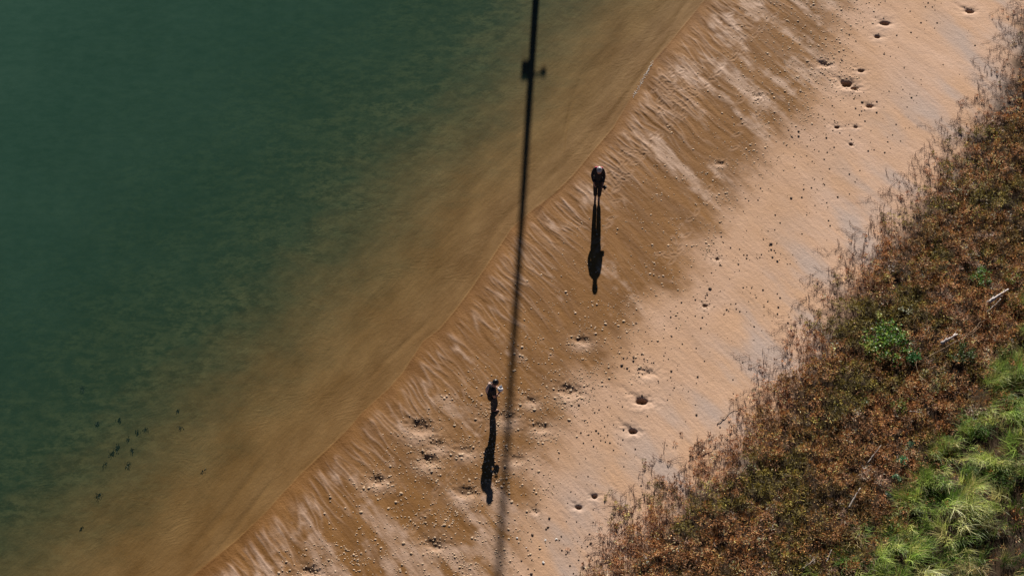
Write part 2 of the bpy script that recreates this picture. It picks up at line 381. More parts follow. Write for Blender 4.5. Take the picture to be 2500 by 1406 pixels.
ms = m.n('ShaderNodeMixShader'); m.l(fr, ms.inputs[0]); m.l(body.outputs[0], ms.inputs[1]); m.l(gl.outputs[0], ms.inputs[2])
m.l(ms.outputs[0], m.out.inputs['Surface'])
water = link('water', mew, m.m); tag(water, 'shallow green sea water over the sand', None, None, 'structure')

# ------------------------------------------------------------------ pellets, clods, shells
def ico(seed, sub=1, lump=.18, flat=.75):
    bm = bmesh.new(); bmesh.ops.create_icosphere(bm, subdivisions=sub, radius=1.0)
    r = np.random.default_rng(seed)
    V = np.array([v.co[:] for v in bm.verts]); Fc = np.array([[v.index for v in f.verts] for f in bm.faces]); bm.free()
    V = V * (1 + r.normal(0, lump, (len(V), 1))); V[:, 2] *= flat; V[:, 2] = np.where(V[:, 2] < -.15, -.15, V[:, 2])
    return V, Fc
BALLS = [ico(s, 2 if s < 3 else 1, .10, .62) for s in range(6)]
def pile(name, P, R, rough=.1, attr=None, flat=False):
    """one mesh of many lumps"""
    Vs, Fs, A, o = [], [], [], 0
    k = RNG.integers(3, 6, len(P)); an = RNG.uniform(0, 6.28, len(P))
    for i in range(len(P)):
        V, Fc = BALLS[k[i]]; c, s = math.cos(an[i]), math.sin(an[i])
        W = V @ np.array([[c, s, 0], [-s, c, 0], [0, 0, 1]]) * R[i]
        Vs.append(W + P[i]); Fs.append(Fc + o); A.append(np.full(len(V), RNG.random())); o += len(V)
    return mesh_np(name, np.concatenate(Vs), np.concatenate(Fs), True, dict(tone=np.concatenate(A)))
def m_lump(name, a, b, rough=.85):
    m = NT(name); oi = m.n('ShaderNodeObjectInfo').outputs['Random']
    f = m.math('FRACT', m.math('ADD', m.attr('tone'), oi))
    c = m.mix(f, a, b); c = m.mix(m.noise(m.pos(), 60, 3), c, m.mix(.5, c, (.1, .07, .05)))
    m.l(c, m.b.inputs['Base Color']); m.b.inputs['Roughness'].default_value = rough; return m.m
M_BALL = m_lump('sand_ball', (.48, .32, .18), (.64, .46, .30))
M_CLOD = m_lump('dark_clod', (.14, .085, .05), (.26, .16, .10))
M_SHELL = simple('white_shell', (.80, .76, .70), .4, .08)

def clumped(n, box, dens, seed):
    """random points in a pixel box kept with probability dens(x, y, masks)"""
    r = np.random.default_rng(seed); out = []
    while sum(len(o) for o in out) < n:
        px = r.uniform(box[0], box[2], 40000); py = r.uniform(box[1], box[3], 40000)
        p = gp(px, py); d, _ = sdist(p[:, 0], p[:, 1], SHORE); dw, _ = sdist(p[:, 0], p[:, 1], WETL); dv, _ = sdist(p[:, 0], p[:, 1], VEGL)
        k = r.random(len(p)) < dens(p[:, 0], p[:, 1], d, dw, dv, px, py)
        out.append(p[k])
    return np.concatenate(out)[:n]
pitc = np.array([c for c, r, h, k in PITW]); pitr = np.array([r for c, r, h, k in PITW])
def pitnear(x, y, s=1.0):
    v = np.zeros(x.shape)
    for c, r, h, k in PITW: v = np.maximum(v, np.exp(-(((x - c[0]) ** 2 + (y - c[1] + .3 * r) ** 2) / (s * (r * 2.6) ** 2))))
    return v
def dens_ball(x, y, d, dw, dv, px, py):
    cl = sst(-.05, .75, fbm(x * .9, y * .9, 301, 4, .6)) ; lo = sst(650, 1050, py)
    b = sst(.9, 2.6, d) * (1 - sst(-.3, 1.7, dw + .5 * fbm(x * .6, y * .6, 303, 2)))
    edge = np.exp(-((dw + .1) / .8) ** 2) * (1 - lo) * .9
    tr = sst(1700, 2050, px) * (1 - sst(150, 500, py)) * .6
    return np.clip(b * (.05 + .30 * cl + .55 * lo * (.15 + cl)) + edge * .5 * (.2 + cl) + tr * b * .6 + .4 * pitnear(x, y) * (dw < 1.4) * sst(.6, 1.6, d), 0, 1) * (dv < -1.2)
def dens_clod(x, y, d, dw, dv, px, py):
    cl = sst(-.1, .7, fbm(x * .5, y * .5, 311, 4, .6))
    return np.clip(sst(-.3, .9, dw) * (1 - sst(1.5, 4.6, dw)) * (.06 + .6 * cl) + .02 * sst(0, 1, dw), 0, 1) * (dv < -.4)
def scatter(P, R, lift=.0):
    z = ground(P[:, 0], P[:, 1])[0]
    return np.concatenate([P, (z + R * lift)[:, None]], 1)
NB, NC = 6400, 760
Pb = clumped(NB, (520, -60, 2300, 1470), dens_ball, 5); Rb = np.sort(np.exp(RNG.normal(math.log(.022), .32, NB)).clip(.010, .058))[::-1]
Pc = clumped(NC, (1050, -60, 2560, 1470), dens_clod, 6); Rc = np.sort(np.exp(RNG.normal(math.log(.020), .38, NC)).clip(.010, .06))[::-1]
Qb = scatter(Pb, Rb); Qc = scatter(Pc, Rc, .25)
def singles(name, P, R, mat, label, cat, group, n=300):
    protos = []
    for s in range(3):
        V, Fc = BALLS[s]
        me = mesh_np(name, V, Fc, True, dict(tone=np.full(len(V), .1 * s))); me.materials.append(mat); protos.append(me)
    src = None
    for i in range(min(n, len(P))):
        if i < 3: o = bpy.data.objects.new(name, protos[i])
        else: o = src[i % 3].copy()
        SC.collection.objects.link(o)
        if i < 3: src = (src or []) + [o]
        o.location = P[i]; r = R[i]; o.scale = (r * RNG.uniform(.85, 1.2), r, r * RNG.uniform(.8, 1.1)); o.rotation_euler = (0, 0, RNG.uniform(0, 6.28))
        tag(o, label, cat, group)
singles('sand_ball', Qb, Rb, M_BALL, 'small round ball of pale sand lying on the wet sand', 'sand ball', 'balls of sand scattered over the wet beach')
tag(link('sand_balls', pile('sand_balls', Qb[300:], Rb[300:]), M_BALL), 'countless tiny balls of pale sand strewn over the wet beach', 'sand balls', None, 'stuff')
singles('dark_clod', Qc, Rc, M_CLOD, 'small dark brown clod lying on the dry sand', 'clod', 'dark clods scattered over the dry sand')
tag(link('dark_clods', pile('dark_clods', Qc[300:], Rc[300:]), M_CLOD), 'scattered dark crumbs lying on the dry sand', 'clods', None, 'stuff')

def shell(px, py, r, label):
    bm = bmesh.new(); n = 14; ring = []
    c = bm.verts.new((0, -.75 * r, .25 * r))
    for j in range(1, 5):
        row = []
        for i in range(n + 1):
            a = math.pi * (i / n) * .86 + math.pi * .07; q = j / 4 * r * (1 + .04 * (-1) ** i)
            row.append(bm.verts.new((math.cos(a) * q * 1.1, math.sin(a) * q * 1.35 - .75 * r, .45 * r * math.sin(j / 4 * math.pi * .92) + .06 * r * (-1) ** i * j / 4)))
        ring.append(row)
    for i in range(n): bm.faces.new((c, ring[0][i], ring[0][i + 1]))
    for j in range(3):
        for i in range(n): bm.faces.new((ring[j][i], ring[j + 1][i], ring[j + 1][i + 1], ring[j][i + 1]))
    me = bpy.data.meshes.new('white_shell'); bm.to_mesh(me); bm.free()
    o = link('white_shell', me, M_SHELL); p = at(px, py); o.location = p + Vector((0, 0, .004)); o.rotation_euler = (.15, .1, RNG.uniform(0, 6.28))
    s = o.modifiers.new('thickness', 'SOLIDIFY'); s.thickness = .004; s.offset = 0
    tag(o, label, 'shell', 'white shells on the dry sand')
shell(1326, 1373, .055, 'largest white shell, alone nearest the bottom edge right of the long shadow')
shell(1262, 1313, .042, 'white shell nearest the long pole shadow near the bottom')
shell(1332, 1318, .045, 'left one of two white shells lying beside a dark clod')
shell(1358, 1315, .042, 'right one of two white shells lying beside a dark clod')
shell(1285, 1336, .022, 'tiny white shell fragment between the white shells and the pole shadow')

# foam left along the edge of the water
pf = []
for t in RNG.random(240):
    a, b = (1594, 150), (1546, 236)
    px = a[0] + (b[0] - a[0]) * t + RNG.normal(0, 1.5) + 1; py = a[1] + (b[1] - a[1]) * t + RNG.normal(0, 3); pf.append((px, py))
pf = np.array(pf); Pf = gp(pf[:, 0], pf[:, 1]); Rf = RNG.uniform(.005, .013, len(Pf))
tag(link('foam', pile('foam', np.concatenate([Pf, np.full((len(Pf), 1), .006)], 1), Rf), simple('foam', (.75, .70, .62), .6, .1)), 'thin line of pale foam flecks left at the edge of the water', 'foam', None, 'stuff')

# ------------------------------------------------------------------ blades: leaves, twigs, grass
def blades(P, L, Wd, az, tilt, bend, nseg, tone, width_prof=None, twist=None):
    """curved tapering blades; P base points, tilt from vertical, bend added along the blade"""
    n = len(P); s = np.linspace(0, 1, nseg + 1)
    ca, sa = np.cos(az), np.sin(az)
    side = np.stack([-sa, ca, np.zeros(n)], -1)
    if twist is not None:
        side = side * np.cos(twist)[:, None] + np.stack([np.zeros(n), np.zeros(n), np.sin(twist)], -1)
    V = np.zeros((n, nseg + 1, 2, 3)); cur = P.copy()
    for i in range(nseg + 1):
        th = tilt + bend * s[i]
        wd = Wd * (np.interp(s[i], [0, .35, 1], [.7, 1, .06]) if width_prof is None else width_prof[i])
        V[:, i, 0] = cur - side * wd[:, None] / 2; V[:, i, 1] = cur + side * wd[:, None] / 2
        if i < nseg:
            st = (L / nseg)[:, None]
            cur = cur + st * np.stack([np.sin(th) * ca, np.sin(th) * sa, np.cos(th)], -1)
    V = V.reshape(n, -1, 3); k = 2 * (nseg + 1)
    f = np.array([[2 * i, 2 * i + 1, 2 * i + 3, 2 * i + 2] for i in range(nseg)])
    Fc = (f[None] + (np.arange(n) * k)[:, None, None]).reshape(-1, 4)
    T = np.repeat(tone[:, None], k, 1) if tone.ndim == 1 else np.repeat(tone[:, None, :], k, 1)
    H = np.tile(np.repeat(s, 2), (n, 1))
    return V.reshape(-1, 3), Fc, T.reshape(-1, *tone.shape[1:]), H.ravel()
def join(parts):
    Vs, Fs, Ts, Hs, o = [], [], [], [], 0
    for V, Fc, T, H in parts: Vs.append(V); Fs.append(Fc + o); Ts.append(T); Hs.append(H); o += len(V)
    return np.concatenate(Vs), np.concatenate(Fs), np.concatenate(Ts), np.concatenate(Hs)
def blade_mesh(name, parts):
    V, Fc, T, H = join(parts) if isinstance(parts, list) else parts
    return mesh_np(name, V, Fc, False, dict(col=T, along=H))
def m_leaf(name, rough=.6, trans=.15, gain=1.0):
    m = NT(name); c = m.attr('col', True)
    c = m.mix(m.noise(m.pos(), 30, 3), m.mix(1.0, c, (.72 * gain,) * 3, 'MULTIPLY'), m.mix(1.0, c, (1.18 * gain,) * 3, 'MULTIPLY'))
    m.l(c, m.b.inputs['Base Color']); m.b.inputs['Roughness'].default_value = rough; m.b.inputs['Specular IOR Level'].default_value = .3
    if trans:
        tl = m.n('ShaderNodeBsdfTranslucent'); m.l(c, tl.inputs[0]); ms = m.n('ShaderNodeMixShader'); ms.inputs[0].default_value = trans
        m.l(m.b.outputs[0], ms.inputs[1]); m.l(tl.outputs[0], ms.inputs[2]); m.l(ms.outputs[0], m.out.inputs[0])
    return m.m
M_MAT = m_leaf('saltmarsh_leaf', .65, .22); M_GRASS = m_leaf('grass_blade', .5, .3); M_GREEN = m_leaf('green_leaf', .4, .4)
def pal(f, cols):
    cols = np.array(cols, float); x = np.clip(f, 0, .9999) * (len(cols) - 1); i = x.astype(int); r = (x - i)[:, None]
    return cols[i] * (1 - r) + cols[i + 1] * r

# area points for vegetation in world space
def vegpts(n, seed, lo=-2.0):
    r = np.random.default_rng(seed); out = []; c = 0
    while c < n:
        X = r.uniform(-1, 23, 400000); Y = r.uniform(-16, 17.5, 400000)
        dv, _ = sdist(X, Y, VEGL); k = (dv > lo) & (X < 21.5 + .08 * Y)
        out.append(np.stack([X[k], Y[k], dv[k]], -1)); c += k.sum()
    return np.concatenate(out)[:n]
def env(x, y):
    """height of the low scrub"""
    a = fbm(x * .55, y * .55, 401, 3); b = fbm(x * 2.1, y * 2.1, 403, 3)
    return .12 + .10 * a + .13 * b
def scrub():
    r = np.random.default_rng(12)
    Q3 = vegpts(34000, 11); X, Y, dv = Q3.T; dg, _ = sdist(X, Y, GRSL)
    fr = dv - .55 * sst(-5, 3, Y) - .6 * sst(3, 12, Y) + .9 * fbm(X * .8, Y * .8, 405, 3) + .5 * fbm(X * 2.4, Y * 2.4, 407, 2)
    p = .015 * sst(-2.0, -1.2, fr) + .285 * sst(-1.3, -.2, fr) + .70 * sst(-.45, .4, fr)
    gap = sst(-.42, -.02, fbm(X * 2.3, Y * 2.3, 409, 4, .6))
    p = p * (.22 + .78 * gap) * (1 - .88 * sst(-.2, 1.0, dg + .8 * fbm(X * .7, Y * .7, 410, 2)))
    k = r.random(len(X)) < p; X, Y, dv, fr = X[k], Y[k], dv[k], fr[k]; n = len(X)
    a = fbm(X * .35, Y * .35, 411, 3); b = fbm(X * 1.3, Y * 1.3, 413, 3)
    f = .53 + .50 * a + .35 * b + r.normal(0, .20, n)
    C = pal(f, [(.075, .062, .016), (.13, .098, .028), (.19, .118, .045), (.27, .135, .050), (.32, .175, .080), (.40, .26, .16)])
    pink = (1 - sst(-.6, .6, fr))[:, None]; C = C * (1 - pink * .6) + np.array([.34, .175, .115]) * pink * .6
    dead = (fbm(X * .9, Y * .9, 415, 3) + r.normal(0, .2, n) > .60)[:, None]; C = np.where(dead, np.array([.38, .28, .22]) * r.uniform(.6, 1.1, (n, 1)), C)
    oliv = (fbm(X * .40 + 9, Y * .40, 417, 3) + r.normal(0, .15, n) > .22)[:, None]; C = np.where(oliv & ~dead, np.array([.125, .115, .026]) * r.uniform(.6, 1.4, (n, 1)), C)
    C = C * np.array([1.36, 1.12, .95]) * r.lognormal(0, .55, (n, 1))
    size = r.uniform(.6, 1.35, n) * (.5 + .5 * sst(-.8, .5, fr))
    h = (.05 + (.16 * sst(-.8, .8, fr)) * np.maximum(.12, 1 + 1.6 * fbm(X * 1.6, Y * 1.6, 403, 3))) * r.uniform(.5, 1.3, n)
    M = 18; ntot = n * M; rp = lambda q: np.repeat(q, M, 0)
    # each tuft is a small dome of short twigs standing on thin stems
    u = r.random(ntot) ** .5; az = r.uniform(0, 6.283, ntot); rad = rp(size) * .105 * u
    px, py = rp(X) + rad * np.cos(az), rp(Y) + rad * np.sin(az); z = ground(px, py)[0]
    hh = rp(h) * 1.35 * (1 - .55 * u * u) * r.uniform(.25, 1.0, ntot) ** .6
    L = r.uniform(.045, .11, ntot) * rp(size).clip(.6, 1.2)
    P = np.stack([px, py, z + hh], -1)
    parts = [blades(P, L, r.uniform(.009, .022, ntot), az + r.normal(0, .8, ntot), .25 + .9 * u + r.normal(0, .25, ntot), r.uniform(-.5, .7, ntot), 2, (rp(C) * r.lognormal(0, .45, (ntot, 1))).clip(0, .75), [.8, 1, .35])]
    s = r.random(ntot) < .25; m_ = s.sum(); P = np.stack([px, py, z - .01], -1)[s]
    parts.append(blades(P, hh[s] + .02, np.full(m_, .007), r.uniform(0, 6.28, m_), r.uniform(0, .3, m_), r.uniform(-.3, .3, m_), 2, rp(C)[s] * .7, [1, .9, .4]))
    return blade_mesh('saltmarsh_scrub', parts)
o = link('saltmarsh_scrub', scrub(), M_MAT); tag(o, 'low rust brown and olive saltmarsh scrub covering the bank', 'scrub', None, 'stuff')

def runners():
    """creeping reddish stems that reach out over the sand"""
    r = np.random.default_rng(21); parts = []
    Q3 = vegpts(6500, 22, -1.9); X, Y, dv = Q3.T
    fr = dv - .6 * sst(2, 12, Y) + .9 * fbm(X * .8, Y * .8, 405, 3)
    k = (fr > -1.0) & (fr < .8); X, Y = X[k], Y[k]
    Cs = []
    for x, y in zip(X, Y):
        a = r.uniform(0, 6.28); n = r.integers(4, 12); p = np.array([x, y])
        for i in range(n):
            L = r.uniform(.05, .10); Cs.append((p[0], p[1], a, L)); p = p + L * np.array([math.cos(a), math.sin(a)]); a += r.normal(0, .45)
    Cs = np.array(Cs); z = ground(Cs[:, 0], Cs[:, 1])[0]; n = len(Cs)
    C = pal(r.random(n), [(.13, .065, .040), (.22, .12, .08), (.30, .19, .13)])
    P = np.stack([Cs[:, 0], Cs[:, 1], z + .012 + .02 * r.random(n)], -1)
    parts.append(blades(P, Cs[:, 3] * 1.1, np.full(n, .013), Cs[:, 2], np.full(n, 1.5), r.normal(0, .15, n), 1, C, [1, 1]))
    s = r.random(n) < .85; m_ = s.sum()
    for q in range(2):
        parts.append(blades(P[s] + r.normal(0, .012, (m_, 3)) * (1, 1, .2), r.uniform(.03, .11, m_), np.full(m_, .008), r.uniform(0, 6.28, m_), r.uniform(0, .9, m_), r.uniform(-.5, .6, m_), 2, C[s] * r.uniform(.7, 1.3, (m_, 1)), [1, .9, .4]))
    return blade_mesh('creeping_stems', parts)
tag(link('creeping_stems', runners(), M_MAT), 'thin reddish stems and twigs creeping from the scrub out over the sand', 'stems', None, 'stuff')

def grassmass():
    r = np.random.default_rng(31)
    Q3 = vegpts(17000, 32, 3.0); X, Y, dv = Q3.T; dg, _ = sdist(X, Y, GRSL)
    fr = dg + .9 * fbm(X * .9, Y * .9, 421, 3)
    cl = sst(-.12, .25, fbm(X * 1.3, Y * 1.3, 423, 4, .6))
    k = r.random(len(X)) < sst(-.3, .5, fr) * (.14 + .86 * cl) * (1 - .45 * sst(2.0, 5, dg)) * .66
    X, Y, dg = X[k], Y[k], dg[k]; n = len(X); cc = fbm(X * .9, Y * .9, 425, 3)
    az0 = 6.5 * fbm(X * .40, Y * .40, 427, 2) - 2.0 + r.normal(0, .6, n)
    hgt = .14 + .16 * sst(-.4, .6, cc) + .22 * cl[k] + .30 * sst(0, 3, dg) * sst(-.3, .4, fbm(X * .6, Y * .6, 429, 2))
    f = .52 + .55 * cc + r.normal(0, .20, n)
    C = pal(f, [(.035, .070, .016), (.070, .125, .028), (.14, .20, .045), (.22, .27, .075), (.33, .34, .12), (.46, .38, .22)])
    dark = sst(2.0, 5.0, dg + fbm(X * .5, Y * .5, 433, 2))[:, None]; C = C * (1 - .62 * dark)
    dead = (fbm(X * .8 + 5, Y * .8, 435, 3) + r.normal(0, .15, n) > .42)[:, None]; C = np.where(dead, np.array([.27, .20, .12]) * r.uniform(.6, 1.15, (n, 1)), C)
    C = (C * np.array([1.55, 1.62, 1.15]) * r.lognormal(0, .38, (n, 1))).clip(0, .7)
    M = 17; N = n * M; rp = lambda q: np.repeat(q, M, 0)
    qx, qy = r.normal(0, .05, N), r.normal(0, .05, N); px, py = rp(X) + qx, rp(Y) + qy; z = ground(px, py)[0]
    az = rp(az0) + r.normal(0, .8, N); H = rp(hgt)
    P = np.stack([px, py, z + H * .35 * r.random(N)], -1)
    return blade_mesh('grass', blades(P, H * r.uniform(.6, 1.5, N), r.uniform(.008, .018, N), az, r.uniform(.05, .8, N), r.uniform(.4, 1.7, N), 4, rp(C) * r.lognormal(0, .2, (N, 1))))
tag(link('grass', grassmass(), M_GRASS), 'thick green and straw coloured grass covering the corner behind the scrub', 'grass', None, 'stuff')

def tussock(px, py, R, h, n, cols, label, name='grass_tussock', group='grass tussocks at the edge of the scrub', seed=0, wd=.016):
    r = np.random.default_rng(100 + seed); p = at(px, py)
    o = None; q = r.normal(0, R * .36, (n, 2)) * r.uniform(.75, 1.25, 2); az = np.arctan2(q[:, 1] + r.normal(0, .3) * R, q[:, 0] + r.normal(0, .3) * R) + r.normal(0, .95, n)
    dd = np.hypot(q[:, 0], q[:, 1]) / R
    C = pal(r.random(n) * .8 + .2 * r.random(n), cols)
    P = np.stack([q[:, 0], q[:, 1], np.zeros(n) - .02], -1)
    parts = [blades(P, h * r.uniform(.35, 1.3, n), r.uniform(.6, 1.2, n) * wd, az, .15 + dd * 1.1 + r.normal(0, .1, n), r.uniform(.5, 1.3, n), 5, C)]
    k = n // 6
    parts2 = blades(P[:k], h * r.uniform(.9, 1.5, k), r.uniform(.4, .7, k) * wd, az[:k], .1 + dd[:k] + r.normal(0, .1, k), r.uniform(.2, .8, k), 5, pal(r.random(k), [(.22, .18, .10), (.32, .25, .14)]))
    o = empty(name, p); tag(o, label, 'grass tussock', group)
    link('green_blades', blade_mesh('green_blades', parts), M_GRASS, o)
    link('dry_stalks', blade_mesh('dry_stalks', parts2), M_GRASS, o)
    return o
GR1 = [(.12, .20, .03), (.22, .32, .045), (.36, .44, .08), (.44, .47, .14)]
GR2 = [(.08, .20, .03), (.16, .34, .04), (.28, .46, .07)]
TUS = [(2492, 748, .45, .45, 260, GR1, 'yellow green grass tussock cut by the right edge above the driftwood'),
       (2468, 935, .70, .60, 650, GR1, 'large bright yellow green tussock at the right edge below the driftwood'),
       (2400, 985, .40, .45, 260, [(.20, .15, .10), (.33, .25, .17)], 'dry straw coloured tussock left of the large bright tussock'),
       (2385, 1040, .45, .5, 320, GR2, 'fresh green tussock below the large bright tussock'),
       (2305, 1108, .55, .5, 480, GR1, 'pale green tussock at the inner corner of the grass'),
       (2262, 1180, .50, .5, 430, GR1, 'straw tipped green tussock beside the small green seedlings'),
       (2330, 1230, .55, .5, 430, GR2, 'deep green tussock inside the grassy corner'),
       (2215, 1225, .5, .5, 420, GR1, 'green and straw tussock at the middle of the grass edge'),
       (2190, 1310, .50, .5, 420, GR1, 'bright green tussock low on the grass edge'),
       (2075, 1370, .45, .4, 420, GR2, 'low vivid green tussock at the bottom left of the grass'),
       (2110, 1365, .35, .45, 220, [(.25, .22, .10), (.42, .36, .2)], 'straw yellow tussock beside the vivid green one at the bottom'),
       (2340, 1370, .55, .4, 420, GR2, 'vivid green tussock near the bottom edge amid dark grass'),
       (2440, 1165, .5, .4, 360, GR2, 'green tussock near the right edge amid dark grass'),
       (2330, 1270, .35, .5, 170, [(.28, .20, .13), (.40, .30, .2)], 'brown dry tussock leaning over the dark hollow in the grass'),
       (2425, 1290, .25, .45, 110, [(.30, .22, .13), (.42, .32, .2)], 'small straw tuft standing in the dark hollow at right')]
for i, (a, b, R_, h_, n_, c_, l_) in enumerate(TUS): tussock(a, b, R_, h_, n_, c_, l_, seed=i)

def leafy(px, py, R, h, n, cols, label, name, cat, seed, leaf=.05, group=None, flat=.6):
    """leafy plant: stems and broad leaves spread through a low dome"""
    r = np.random.default_rng(200 + seed); p = at(px, py); o = empty(name, p); tag(o, label, cat, group)
    ns = max(6, n // 14); u = r.random(ns) ** .5 * R; a = r.uniform(0, 6.28, ns)
    tip = np.stack([u * np.cos(a) * r.uniform(.7, 1.15, ns), u * np.sin(a), (h + .20) * (1 - .4 * (u / R) ** 2) * r.uniform(.6, 1.1, ns)], -1)
    L = np.linalg.norm(tip, axis=1); tl = np.arccos(np.clip(tip[:, 2] / L, -1, 1))
    link('stems', blade_mesh('stems', blades(np.zeros((ns, 3)), L, np.full(ns, .012), a, tl, np.zeros(ns), 2, pal(r.random(ns), [(.09, .07, .03), (.16, .12, .06)]), [1, .8, .5])), M_MAT, o)
    k = r.integers(0, ns, n); q = tip[k] * r.uniform(.72, 1.05, (n, 1)) + r.normal(0, leaf * .9, (n, 3)); q[:, 2] = np.maximum(q[:, 2], .02)
    C = pal(r.random(n), cols) * r.lognormal(0, .2, (n, 1))
    link('leaves', blade_mesh('leaves', blades(q, leaf * r.uniform(.8, 1.8, n), leaf * r.uniform(.5, 1.0, n), r.uniform(0, 6.28, n), r.uniform(.3, 1.6, n), r.uniform(0, .8, n), 3, C, [.25, 1, .8, .05])), M_GREEN, o)
    return o
DG = [(.016, .055, .006), (.05, .15, .012), (.12, .28, .025), (.36, .44, .06)]
YG = [(.22, .28, .04), (.40, .44, .08), (.58, .58, .16)]
leafy(2172, 848, .95, .26, 1150, DG, 'largest dark green leafy bush in the brown scrub', 'green_bush', 'bush', 1, .060)
leafy(2228, 884, .28, .28, 260, [(.02, .10, .015), (.04, .18, .03)], 'small deep green bush touching the lower right of the large bush', 'green_bush', 'bush', 2, .05)
leafy(2115, 855, .32, .25, 110, YG, 'yellow green creeper at the left foot of the large bush', 'creeper', 'plant', 3, .05)
leafy(2140, 780, .14, .2, 26, YG, 'pale yellow sprig above the large bush', 'creeper', 'plant', 4, .05)
leafy(2212, 770, .30, .25, 26, [(.35, .40, .25), (.6, .6, .45)], 'few pale round leaves above and right of the large bush', 'creeper', 'plant', 5, .055)
leafy(2396, 688, .38, .3, 330, [(.05, .14, .02), (.14, .26, .04)], 'light green bush near the right edge above the bleached log', 'green_bush', 'bush', 6, .045)
leafy(2470, 690, .3, .2, 130, [(.10, .13, .02), (.24, .24, .05)], 'yellowish low plant right of the light green bush', 'creeper', 'plant', 7, .045)
leafy(2345, 870, .5, .25, 420, [(.03, .06, .012), (.08, .13, .022)], 'dull green plant under the forked bare branch', 'green_bush', 'bush', 8, .045)
leafy(2285, 935, .62, .22, 420, [(.10, .10, .03), (.28, .26, .08), (.42, .36, .14)], 'yellow leafed creeper spread below the dull green plant', 'creeper', 'plant', 9, .045)
leafy(2190, 1000, .34, .25, 170, [(.12, .16, .03), (.26, .30, .06)], 'yellow green plant beside a short white stick', 'creeper', 'plant', 10, .045)
leafy(2108, 990, .2, .2, 60, [(.06, .10, .02), (.12, .18, .03)], 'small olive plant left of the yellow green plant', 'creeper', 'plant', 11, .04)
leafy(2203, 1136, .18, .2, 240, [(.04, .16, .06), (.08, .28, .10)], 'brightest upright green seedling in the dark brown scrub', 'seedling', 'seedling', 12, .035, 'green seedlings in the scrub')
leafy(2187, 1176, .15, .15, 150, [(.07, .16, .07), (.14, .25, .12)], 'pale green seedling just below the brightest seedling', 'seedling', 'seedling', 13, .035, 'green seedlings in the scrub')
leafy(2218, 1094, .14, .12, 90, [(.05, .12, .06), (.09, .18, .09)], 'bluish green seedling just above the brightest seedling', 'seedling', 'seedling', 14, .035, 'green seedlings in the scrub')
leafy(2170, 1218, .16, .12, 90, [(.05, .09, .05), (.09, .14, .08)], 'dull bluish seedling lowest of the row at the grass edge', 'seedling', 'seedling', 15, .035, 'green seedlings in the scrub')
leafy(2455, 870, .3, .3, 150, [(.10, .15, .03), (.24, .28, .07)], 'thin yellow green plant above the large bright tussock', 'creeper', 'plant', 16, .04)

# ------------------------------------------------------------------ driftwood, branches
def tube(name, pts, rad, mat, parent=None, seg=9, rough=.0, seed=0, end=True):
    r = np.random.default_rng(seed); bm = bmesh.new(); rings = []
    pts = [Vector(p) for p in pts]
    for i, p in enumerate(pts):
        t = (pts[min(i + 1, len(pts) - 1)] - pts[max(i - 1, 0)]).normalized()
        a = t.cross(Vector((0, 0, 1)) if abs(t.z) < .9 else Vector((1, 0, 0))).normalized(); b = t.cross(a)
        rings.append([bm.verts.new(p + (a * math.cos(k / seg * 2 * math.pi) + b * math.sin(k / seg * 2 * math.pi)) * rad[i] * (1 + r.normal(0, rough))) for k in range(seg)])
    for i in range(len(rings) - 1):
        for k in range(seg): bm.faces.new((rings[i][k], rings[i][(k + 1) % seg], rings[i + 1][(k + 1) % seg], rings[i + 1][k]))
    if end: bm.faces.new(rings[0][::-1]); bm.faces.new(rings[-1])
    bmesh.ops.recalc_face_normals(bm, faces=bm.faces)
    me = bpy.data.meshes.new(name); bm.to_mesh(me); bm.free()
    for p in me.polygons: p.use_smooth = True
    return link(name, me, mat, parent)
M_WOOD = simple('bleached_wood', (.42, .37, .35), .7, .45, 14, .01); M_STICK = simple('grey_stick', (.27, .23, .20), .75, .4, 18, .006); M_BARK = simple('dry_branch', (.34, .22, .13), .75, .3, 25, .004)
def log(a, b, r0, r1, label, up=.16, seed=0, name='driftwood_log', branch=True):
    p, q = at(*a), at(*b); r = np.random.default_rng(seed); o = empty(name, p); tag(o, label, 'driftwood')
    n = 12; pts = [(q - p) * t + Vector((r.normal(0, .004), r.normal(0, .004), up + .02 * math.sin(t * 5))) for t in np.linspace(0, 1, n)]
    for i in range(n): pts[i].z = up + gz(*(p + pts[i])[:2]) - p.z + r.normal(0, .003)
    tube('trunk', pts, [r0 + (r1 - r0) * i / (n - 1) + r.normal(0, .006) for i in range(n)], M_WOOD if branch and r0 > .03 else M_STICK, o, 11, .14, seed)
    if branch:
        for k in range(3):
            j = 2 + 3 * k; d = (pts[-1] - pts[0]).normalized(); sd = Vector((d.y, -d.x, .1)) * (1 if k % 2 else -1)
            st = pts[j]; tube('stub', [st, st + (sd * .5 + d * .7) * .10, st + (sd * .5 + d) * .2], [r1 * .6, r1 * .45, r1 * .2], M_WOOD, o, 7, .1, seed + k)
    return o
log((2408, 750), (2458, 718), .062, .03, 'pale bleached log at upper right, beside the yellow green tussock', seed=1, up=.27)
log((2405, 775), (2440, 742), .02, .012, 'thin grey strip of wood lying just below the pale upper log', seed=9, up=.27, name='driftwood_stick', branch=False)
log((2294, 850), (2334, 828), .065, .03, 'bleached grey log lying left of the forked bare branch', seed=2, up=.27)
log((2216, 1015), (2247, 1019), .022, .012, 'short white stick in the scrub by the yellow green plant', seed=3, up=.27, name='driftwood_stick', branch=False)
log((2070, 1248), (2098, 1200), .035, .016, 'weathered grey stick in the brown scrub left of the seedlings', seed=4, up=.22, name='driftwood_stick', branch=False)
log((2115, 1140), (2150, 1095), .025, .012, 'thin grey stick above the weathered one in the scrub', seed=5, up=.24, name='driftwood_stick', branch=False)
log((2016, 1380), (2028, 1350), .018, .010, 'grey twig standing out near the bottom edge of the scrub', seed=6, up=.22, name='driftwood_stick', branch=False)
